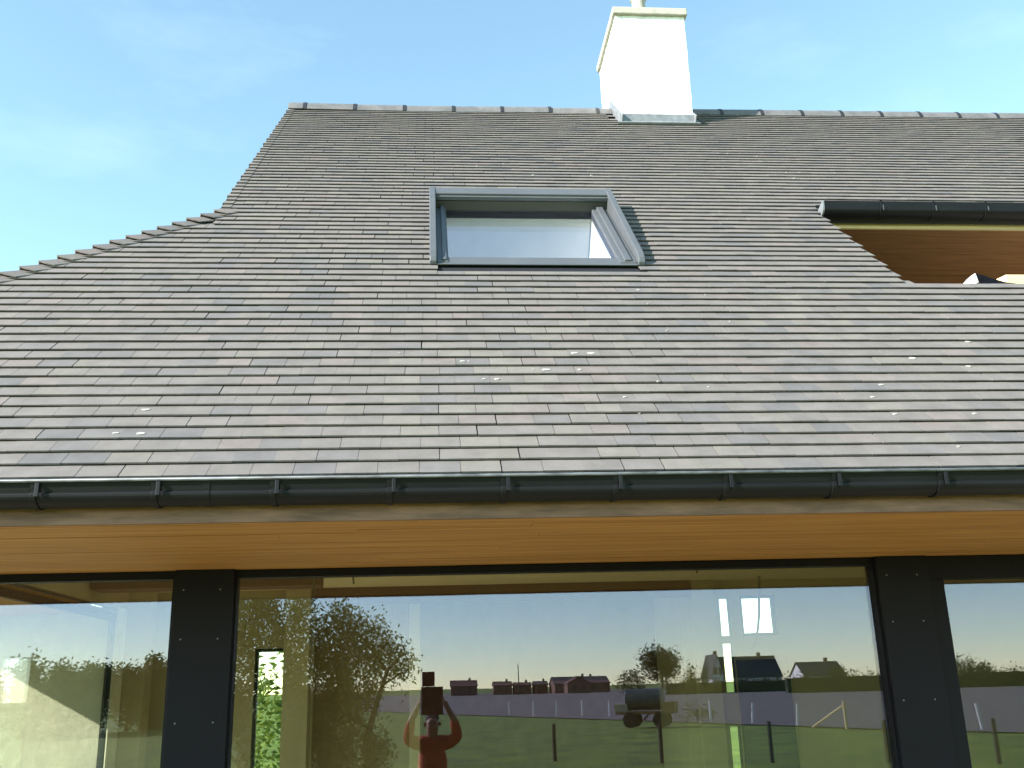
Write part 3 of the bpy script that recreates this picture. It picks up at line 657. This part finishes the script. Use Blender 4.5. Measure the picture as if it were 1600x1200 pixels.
def hedge(label, pa, pb, h, wd, n, size):
    pa, pb = Vector(pa), Vector(pb); t = empty('hedge', (pa+pb)/2, label, 'hedge'); k = max(3, int((pb-pa).length/1.6)); lobes = []
    for i in range(k):
        c_ = pa.lerp(pb, (i+.5)/k); lobes.append((c_.x, c_.y, h*.55, wd, h*.5/wd))
    crown(lobes, n, size, LM[1], t, 'foliage'); mb = MB(); dd = (pb-pa).normalized(); sd = Vector((-dd.y, dd.x, 0))*wd*.5
    mb.prism([p_+Vector((0, 0, h*.82)) for p_ in (pa-sd, pb-sd, pb+sd, pa+sd)], [p_ for p_ in (pa-sd, pb-sd, pb+sd, pa+sd)]); mb.build('stems', mat('hedge_core', (.03, .035, .015), .95, var=.4, vscale=1.5), t)
g0 = lambda x, Yv: Vector((mirror(x, 1060, Yv).x, 2*GY-Yv, 0))
hedge('clipped brown green hedge in front of the far dark roofed house', g0(1228, 150), g0(1700, 150), 2.6, 1.2, 5200, .25)
hedge('low dark hedge left of the far houses in the window reflection', g0(1040, 175), g0(1240, 175), 2.2, 1.2, 2600, .25)

# ------------------------------------------------------------------ far houses
HM = dict(red=mat('red_roof', (.13, .06, .045), .85, var=.2), dark=mat('dark_roof', (.035, .037, .042), .8, var=.2), whitew=mat('white_wall', (.72, .71, .66), .9), brickw=mat('red_brick_wall', (.16, .085, .065), .9, var=.2), win=mat('dark_window', (.03, .035, .04), .2))
def far_house(x0, x1, ytop, Yv, gable_side, roofm, wallm, label, eave=2.7, depth=7.5, gable=False):
    a = mirror(x0, 1060, Yv); b = mirror(x1, 1060, Yv); t = mirror((x0+x1)/2, ytop, Yv); H_ = t.z; y = 2*GY-Yv; W_ = b.x-a.x
    h = empty('far_house', ((a.x+b.x)/2, y, 0), label, 'house')
    wl = MB(); wl.box((a.x, y-depth, 0), (b.x, y, eave))
    if gable:
        q = [(a.x, eave), (b.x, eave), ((a.x+b.x)/2, H_)]; wl.prism([(p_[0], y, p_[1]) for p_ in q], [(p_[0], y-depth, p_[1]) for p_ in q])
    else:
        q = [(y, eave), (y-depth, eave), (y-depth/2, H_-.05)]; wl.prism([(b.x-.05, *p_) for p_ in q], [(a.x+.05, *p_) for p_ in q])
    wl.build('wall', HM[wallm], h)
    r = MB()
    if gable:
        for sgn, xe in ((-1, a.x-.2), (1, b.x+.2)):
            xm = (a.x+b.x)/2; r.prism([(xe, y+.2, eave-.15), (xm, y+.2, H_+.1), (xm, y-depth, H_+.1), (xe, y-depth, eave-.15)], [(xe, y+.2, eave-.3), (xm, y+.2, H_-.05), (xm, y-depth, H_-.05), (xe, y-depth, eave-.3)])
    else:
        for ye in (y+.3, y-depth-.3):
            r.prism([(a.x-.2, ye, eave-.15), (b.x+.2, ye, eave-.15), (b.x+.2, y-depth/2, H_+.05), (a.x-.2, y-depth/2, H_+.05)], [(a.x-.2, ye, eave-.3), (b.x+.2, ye, eave-.3), (b.x+.2, y-depth/2, H_-.1), (a.x-.2, y-depth/2, H_-.1)])
    rf = r.build('roof', HM[roofm], h)
    box_obj('chimney', (a.x+W_*.7, y-depth/2-.3, H_-.4), (a.x+W_*.7+.6, y-depth/2+.3, H_+.7), HM['brickw'], rf)
    for i in range(2):
        wx = a.x+W_*(.25+.4*i); w_ = W_*.1
        box_obj('window', (wx, y-.02, 1.0), (wx+w_, y+.03, 2.1), HM['win'], h)
        if gable: box_obj('window', ((a.x+b.x)/2-.75+i*.85, y-.02, eave+.4), ((a.x+b.x)/2-.1+i*.85, y+.03, eave+1.7), HM['win'], h)
    return h
far_house(705, 745, 1064, 300, 0, 'red', 'brickw', 'low red roofed house, leftmost of the far houses right of the photographer')
far_house(771, 799, 1065, 300, 0, 'red', 'brickw', 'small red roofed far house left of the utility pole')
far_house(803, 829, 1066, 300, 0, 'red', 'brickw', 'small red roofed far house just right of the utility pole')
far_house(834, 855, 1064, 300, 0, 'dark', 'brickw', 'small dark roofed house left of the long far barn')
far_house(866, 952, 1056, 290, 0, 'dark', 'brickw', 'long low dark roofed barn among the far houses', depth=14)
far_house(886, 922, 1056, 272, 0, 'red', 'brickw', 'red roofed house with gable in front of the long barn', gable=True)
far_house(1113, 1132, 1022, 180, 0, 'dark', 'whitew', 'white gabled far house wing with steep roof', gable=True)
far_house(1134, 1222, 1024, 183, 0, 'dark', 'whitew', 'dark steep roofed far house joined to the white gable')
far_house(1258, 1322, 1033, 185, 0, 'dark', 'whitew', 'dark roofed far house behind the clipped hedge')
P_ = mirror(809, 1038, 260); pm = MB(); pm.tube([(P_.x, P_.y, 0), (P_.x, P_.y, P_.z)], .16, 8, .1); tag(pm.build('utility_pole', bark), 'thin wooden utility pole among the far houses', 'pole')

# ------------------------------------------------------------------ fences
pw = mat('white_post', (.75, .73, .68), .8, var=.15); pd = mat('dark_post', (.06, .045, .03), .9, var=.3, vscale=5)
def post(name, P, h, r, M, label, cat, group, lean=(0, 0)):
    q = MB(); q.tube([(P.x, P.y, -.05), (P.x+lean[0], P.y+lean[1], h)], r, 8, r*.9); o = q.build(name, M); return tag(o, label, cat, group)
for x, y, h, ln in ((795, 1117, 1., 0), (833, 1119, 1.05, 0), (870, 1119, 1.05, 0), (909.6, 1119.5, 1.05, 0), (952, 1120, 1.05, 0), (1111, 1127, 1.05, 0), (1176, 1130, .95, .08), (1246, 1134, .95, .1), (1536, 1141, .95, -.12)):
    post('white_fence_post', mirror_ground(x, y), h, .06, pw, {795: 'white fence post farthest left along the ploughed field', 833: 'white fence post, second from the left by the field', 870: 'white fence post, third from the left by the field', 909.6: 'white fence post midway between photographer and trailer', 952: 'white fence post just left of the tank trailer', 1111: 'white fence post right of the trailer and bush', 1176: 'slightly leaning white fence post below the dark roofed house', 1246: 'leaning white fence post beside the braced corner post', 1536: 'leaning white fence post in the right pane reflection'}[x], 'fence post', 'white posts along the field', (ln, 0))
A = mirror_ground(1324, 1138); B = mirror_ground(1270, 1137)
cpo = empty('corner_fence_post', A, 'thick pale fence corner post with slanting brace', 'fence post')
q = MB(); q.tube([(A.x, A.y, -.05), (A.x, A.y, 1.1)], .08, 8); q.build('post', MT['pine'], cpo); q = MB(); q.tube([(A.x, A.y, .95), (B.x, B.y, .02)], .05, 8); q.build('brace', MT['pine'], cpo)
for x, y, lb in ((867, 1188, 'dark wooden paddock post nearest the photographer'), (1035, 1190, 'dark wooden paddock post below the tank trailer'), (1207, 1190, 'dark wooden paddock post below the white gabled house'), (1388, 1190, 'dark wooden paddock post beside the window post'), (1562, 1192, 'dark wooden paddock post in the right pane reflection')):
    post('paddock_post', mirror_ground(x, y), 1.0, .06, pd, lb, 'fence post', 'dark posts in the meadow')
# bush behind the trailer
P_ = mirror_ground(1078, 1127); bs = empty('bush', P_, 'low brown bush right of the tank trailer', 'bush'); crown([(P_.x, P_.y, .45, .7, .6), (P_.x+.7, P_.y, .35, .6, .6)], 500, .08, leaf_mat('brown_leaves', (.07, .05, .02), (.13, .09, .04)), bs, 'foliage')

# ------------------------------------------------------------------ tank trailer
ta = mirror_ground(985, 1137); tb = mirror_ground(1040, 1136); tcn = (ta+tb)/2; dx = (tb-ta).normalized(); dy = Vector((-dx.y, dx.x, 0)); LT = 2.7
tr = empty('tank_trailer', tcn, 'farm trailer carrying a dark tank on the meadow', 'trailer')
def T(x, y, z): return tcn+dx*x+dy*y+Vector((0, 0, z))
pale = mat('pale_crate', (.42, .36, .26), .85, var=.2); wood = mat('trailer_wood', (.26, .15, .06), .8, var=.3); tank = mat('tank_green', (.05, .08, .075), .45, var=.3); tyre = mat('tyre_rubber', (.02, .02, .02), .9)
q = MB(); q.box((-1.4, -.75, .62), (1.4, .75, .74), lambda x, y, z: T(x, y, z)); q.build('deck', wood, tr)
for x in (-1.2, 1.1): q = MB(); q.box((x-.25, -.7, .745), (x+.35, .7, 1.15 if x > 0 else 1.1), lambda a, b, c: T(a, b, c)); q.build('crate', wood if x > 0 else pale, tr)
q = MB(); q.tube([T(-.95, 0, 1.28), T(-.85, 0, 1.28), T(.75, 0, 1.28), T(.85, 0, 1.28)], .5, 18); q.build('tank', tank, tr, smooth=False)
q = MB(); q.tube([T(-1.02, -.2, 1.3), T(-.951, -.2, 1.3)], .42, 16); q.build('tank_end', pw, tr)
for x in (-.7, .75):
    for y in (-.72, .72):
        q = MB(); q.tube([T(x, y-.1, .36), T(x, y+.1, .36)], .36, 18); wq = q.build('wheel', tyre, tr)
        q = MB(); q.tube([T(x, y-.11, .36), T(x, y+.11, .36)], .14, 12); q.build('rim', pd, wq)
q = MB(); q.tube([T(.2, .75, .6), T(.2, 2.0, .45)], .05, 8); q.build('drawbar', tyre, tr)

# ------------------------------------------------------------------ shrub behind the house, seen through the rear window
gbs = empty('garden_bush', (-2.2, 13.0+5.5, 0), 'bright green sunlit bush seen through the narrow rear window', 'bush')
crown([(-2.6, 18.4, 1.2, 1.2, 1.0), (-2.3, 18.8, 1.9, .9, .9), (-3.4, 18.9, 1.5, 1.0, 1), (-1.4, 18.8, 1.3, 1.0, 1)], 3000, .09, LM[2], gbs, 'foliage')

# ------------------------------------------------------------------ the photographer (only seen in the glass)
def skin_obj(name, verts, edges, radii, M, par, root=0, sub=2):
    me_ = bpy.data.meshes.new(name); me_.from_pydata([tuple(v) for v in verts], edges, []); me_.materials.append(M)
    o = bpy.data.objects.new(name, me_); C.objects.link(o); setparent(o, par)
    sk = o.modifiers.new('skin', 'SKIN'); sk.use_smooth_shade = True
    if not me_.skin_vertices: 
        bm_ = bmesh.new(); bm_.from_mesh(me_); bm_.verts.layers.skin.verify(); bm_.to_mesh(me_); bm_.free()
    for i, r in enumerate(radii):
        r = r if isinstance(r, tuple) else (r, r); me_.skin_vertices[0].data[i].radius = r; me_.skin_vertices[0].data[i].use_root = (i == root)
    ss = o.modifiers.new('sub', 'SUBSURF'); ss.levels = sub; ss.render_levels = sub
    return o
sk_m = mat('skin_tone', (.30, .16, .11), .6, var=.08); shirt_m = mat('red_shirt', (.42, .07, .03), .85, var=.15, vscale=6); jean_m = mat('dark_trousers', (.04, .045, .06), .9); hair_m = mat('brown_hair', (.05, .035, .025), .8)
PY = -.36
per = empty('person', (0, PY, 0), 'person in red shirt holding a tablet up above the head', 'person')
v = [(0, PY, .98), (0, PY-.01, 1.18), (0, PY, 1.36), (0, PY+.005, 1.46), (0, PY+.02, 1.52), (0, PY+.03, 1.59), (0, PY+.035, 1.67), (0, PY+.03, 1.745),
     (-.20, PY, 1.45), (-.29, PY+.13, 1.52), (-.255, PY+.2, 1.69), (-.165, PY+.285, 1.86), (-.137, PY+.3, 1.92),
     (.20, PY, 1.45), (.30, PY+.13, 1.53), (.26, PY+.2, 1.69), (.165, PY+.285, 1.86), (.137, PY+.3, 1.92),
     (-.1, PY, .88), (-.12, PY+.01, .5), (-.13, PY-.02, .1), (-.14, PY+.09, .04), (.1, PY, .88), (.12, PY+.03, .5), (.13, PY, .1), (.15, PY+.1, .04)]
e = [(0, 1), (1, 2), (2, 3), (3, 4), (4, 5), (5, 6), (6, 7), (3, 8), (8, 9), (9, 10), (10, 11), (11, 12), (3, 13), (13, 14), (14, 15), (15, 16), (16, 17), (0, 18), (18, 19), (19, 20), (20, 21), (0, 22), (22, 23), (23, 24), (24, 25)]
r = [(.16, .1), (.15, .1), (.17, .1), (.1, .08), .058, (.075, .09), (.084, .1), (.058, .07), .06, .05, .045, .03, .036, .06, .05, .045, .03, .036, .09, .06, .042, .04, .09, .06, .042, .04]
skin_obj('body', v, e, r, sk_m, per)
vs = [(0, PY, .93), (0, PY-.01, 1.16), (0, PY, 1.36), (0, PY+.005, 1.46), (-.2, PY, 1.455), (-.285, PY+.12, 1.515), (-.235, PY+.22, 1.73), (.2, PY, 1.455), (.295, PY+.12, 1.525), (.24, PY+.22, 1.73)]
skin_obj('shirt', vs, [(0, 1), (1, 2), (2, 3), (3, 4), (4, 5), (5, 6), (3, 7), (7, 8), (8, 9)], [(.2, .13), (.19, .125), (.205, .125), (.13, .1), 0.085, .07, .055, .085, .07, .055], shirt_m, per)
skin_obj('trousers', [(0, PY, .97), (-.1, PY, .87), (-.12, PY+.01, .5), (-.13, PY-.02, .09), (.1, PY, .87), (.12, PY+.03, .5), (.13, PY, .09)], [(0, 1), (1, 2), (2, 3), (0, 4), (4, 5), (5, 6)], [(.17, .115), .105, .075, .058, .105, .075, .058], jean_m, per)
skin_obj('hair', [(0, PY-.015, 1.69), (0, PY+.0, 1.745), (0, PY+.02, 1.78)], [(0, 1), (1, 2)], [(.09, .085), (.093, .1), (.063, .073)], hair_m, per)
nose = MB(); nose.prism([(-.013, PY+.118, 1.635), (.013, PY+.118, 1.635), (0, PY+.115, 1.68)], [(-.012, PY+.1, 1.635), (.012, PY+.1, 1.635), (0, PY+.1, 1.685)]); nose.build('nose', sk_m, per)
for sx in (-1, 1):
    q = MB(); q.tube([(sx*.032, PY+.108, 1.675), (sx*.032, PY+.124, 1.675)], .011, 8); q.build('eye', hair_m, per)
    q = MB(); q.tube([(sx*.082, PY+.03, 1.66), (sx*.094, PY+.025, 1.662)], .026, 10); q.build('ear', sk_m, per)
q = MB(); q.box((-.022, PY+.105, 1.603), (.022, PY+.121, 1.611)); q.build('mouth', shirt_m, per)
for sx in (-1, 1):                                       # fingers closed round the edges of the tablet
    vf, ef, rf_ = [], [], []
    for i in range(4):
        z = 1.885+.023*i; b0 = len(vf); vf += [(sx*.138, PY+.315, z), (sx*.135, PY+.335, z+.002), (sx*.118, PY+.349, z+.004), (sx*(.1-.004*abs(i-1.5)), PY+.347, z+.005)]; ef += [(b0, b0+1), (b0+1, b0+2), (b0+2, b0+3)]; rf_ += [.01, .009, .009, .008]
    b0 = len(vf); vf += [(sx*.138, PY+.3, 1.9), (sx*.118, PY+.3, 1.925), (sx*.09, PY+.307, 1.945)]; ef += [(b0, b0+1), (b0+1, b0+2)]; rf_ += [.012, .01, .009]
    for kf in range(5):
        i0 = kf*4 if kf < 4 else 16; n_ = 4 if kf < 4 else 3
        skin_obj('finger', vf[i0:i0+n_], [(q_, q_+1) for q_ in range(n_-1)], rf_[i0:i0+n_], sk_m, per, sub=1)
tabm = mat('tablet_back', (.12, .03, .02), .4)
tb_ = empty('tablet', (0, -.03, 1.8), 'dark tablet held up with both hands by the person in red', 'tablet')
box_obj('case', (-.125, -.042, 1.77), (.125, -.03, 2.075), tabm, tb_, .004)
box_obj('screen', (-.11, -.0445, 1.79), (.11, -.0422, 2.06), mat('tablet_screen', (.02, .02, .025), .15), tb_)
box_obj('cover_flap', (-.115, -.04, 2.078), (.03, -.034, 2.24), tabm, tb_, .002)
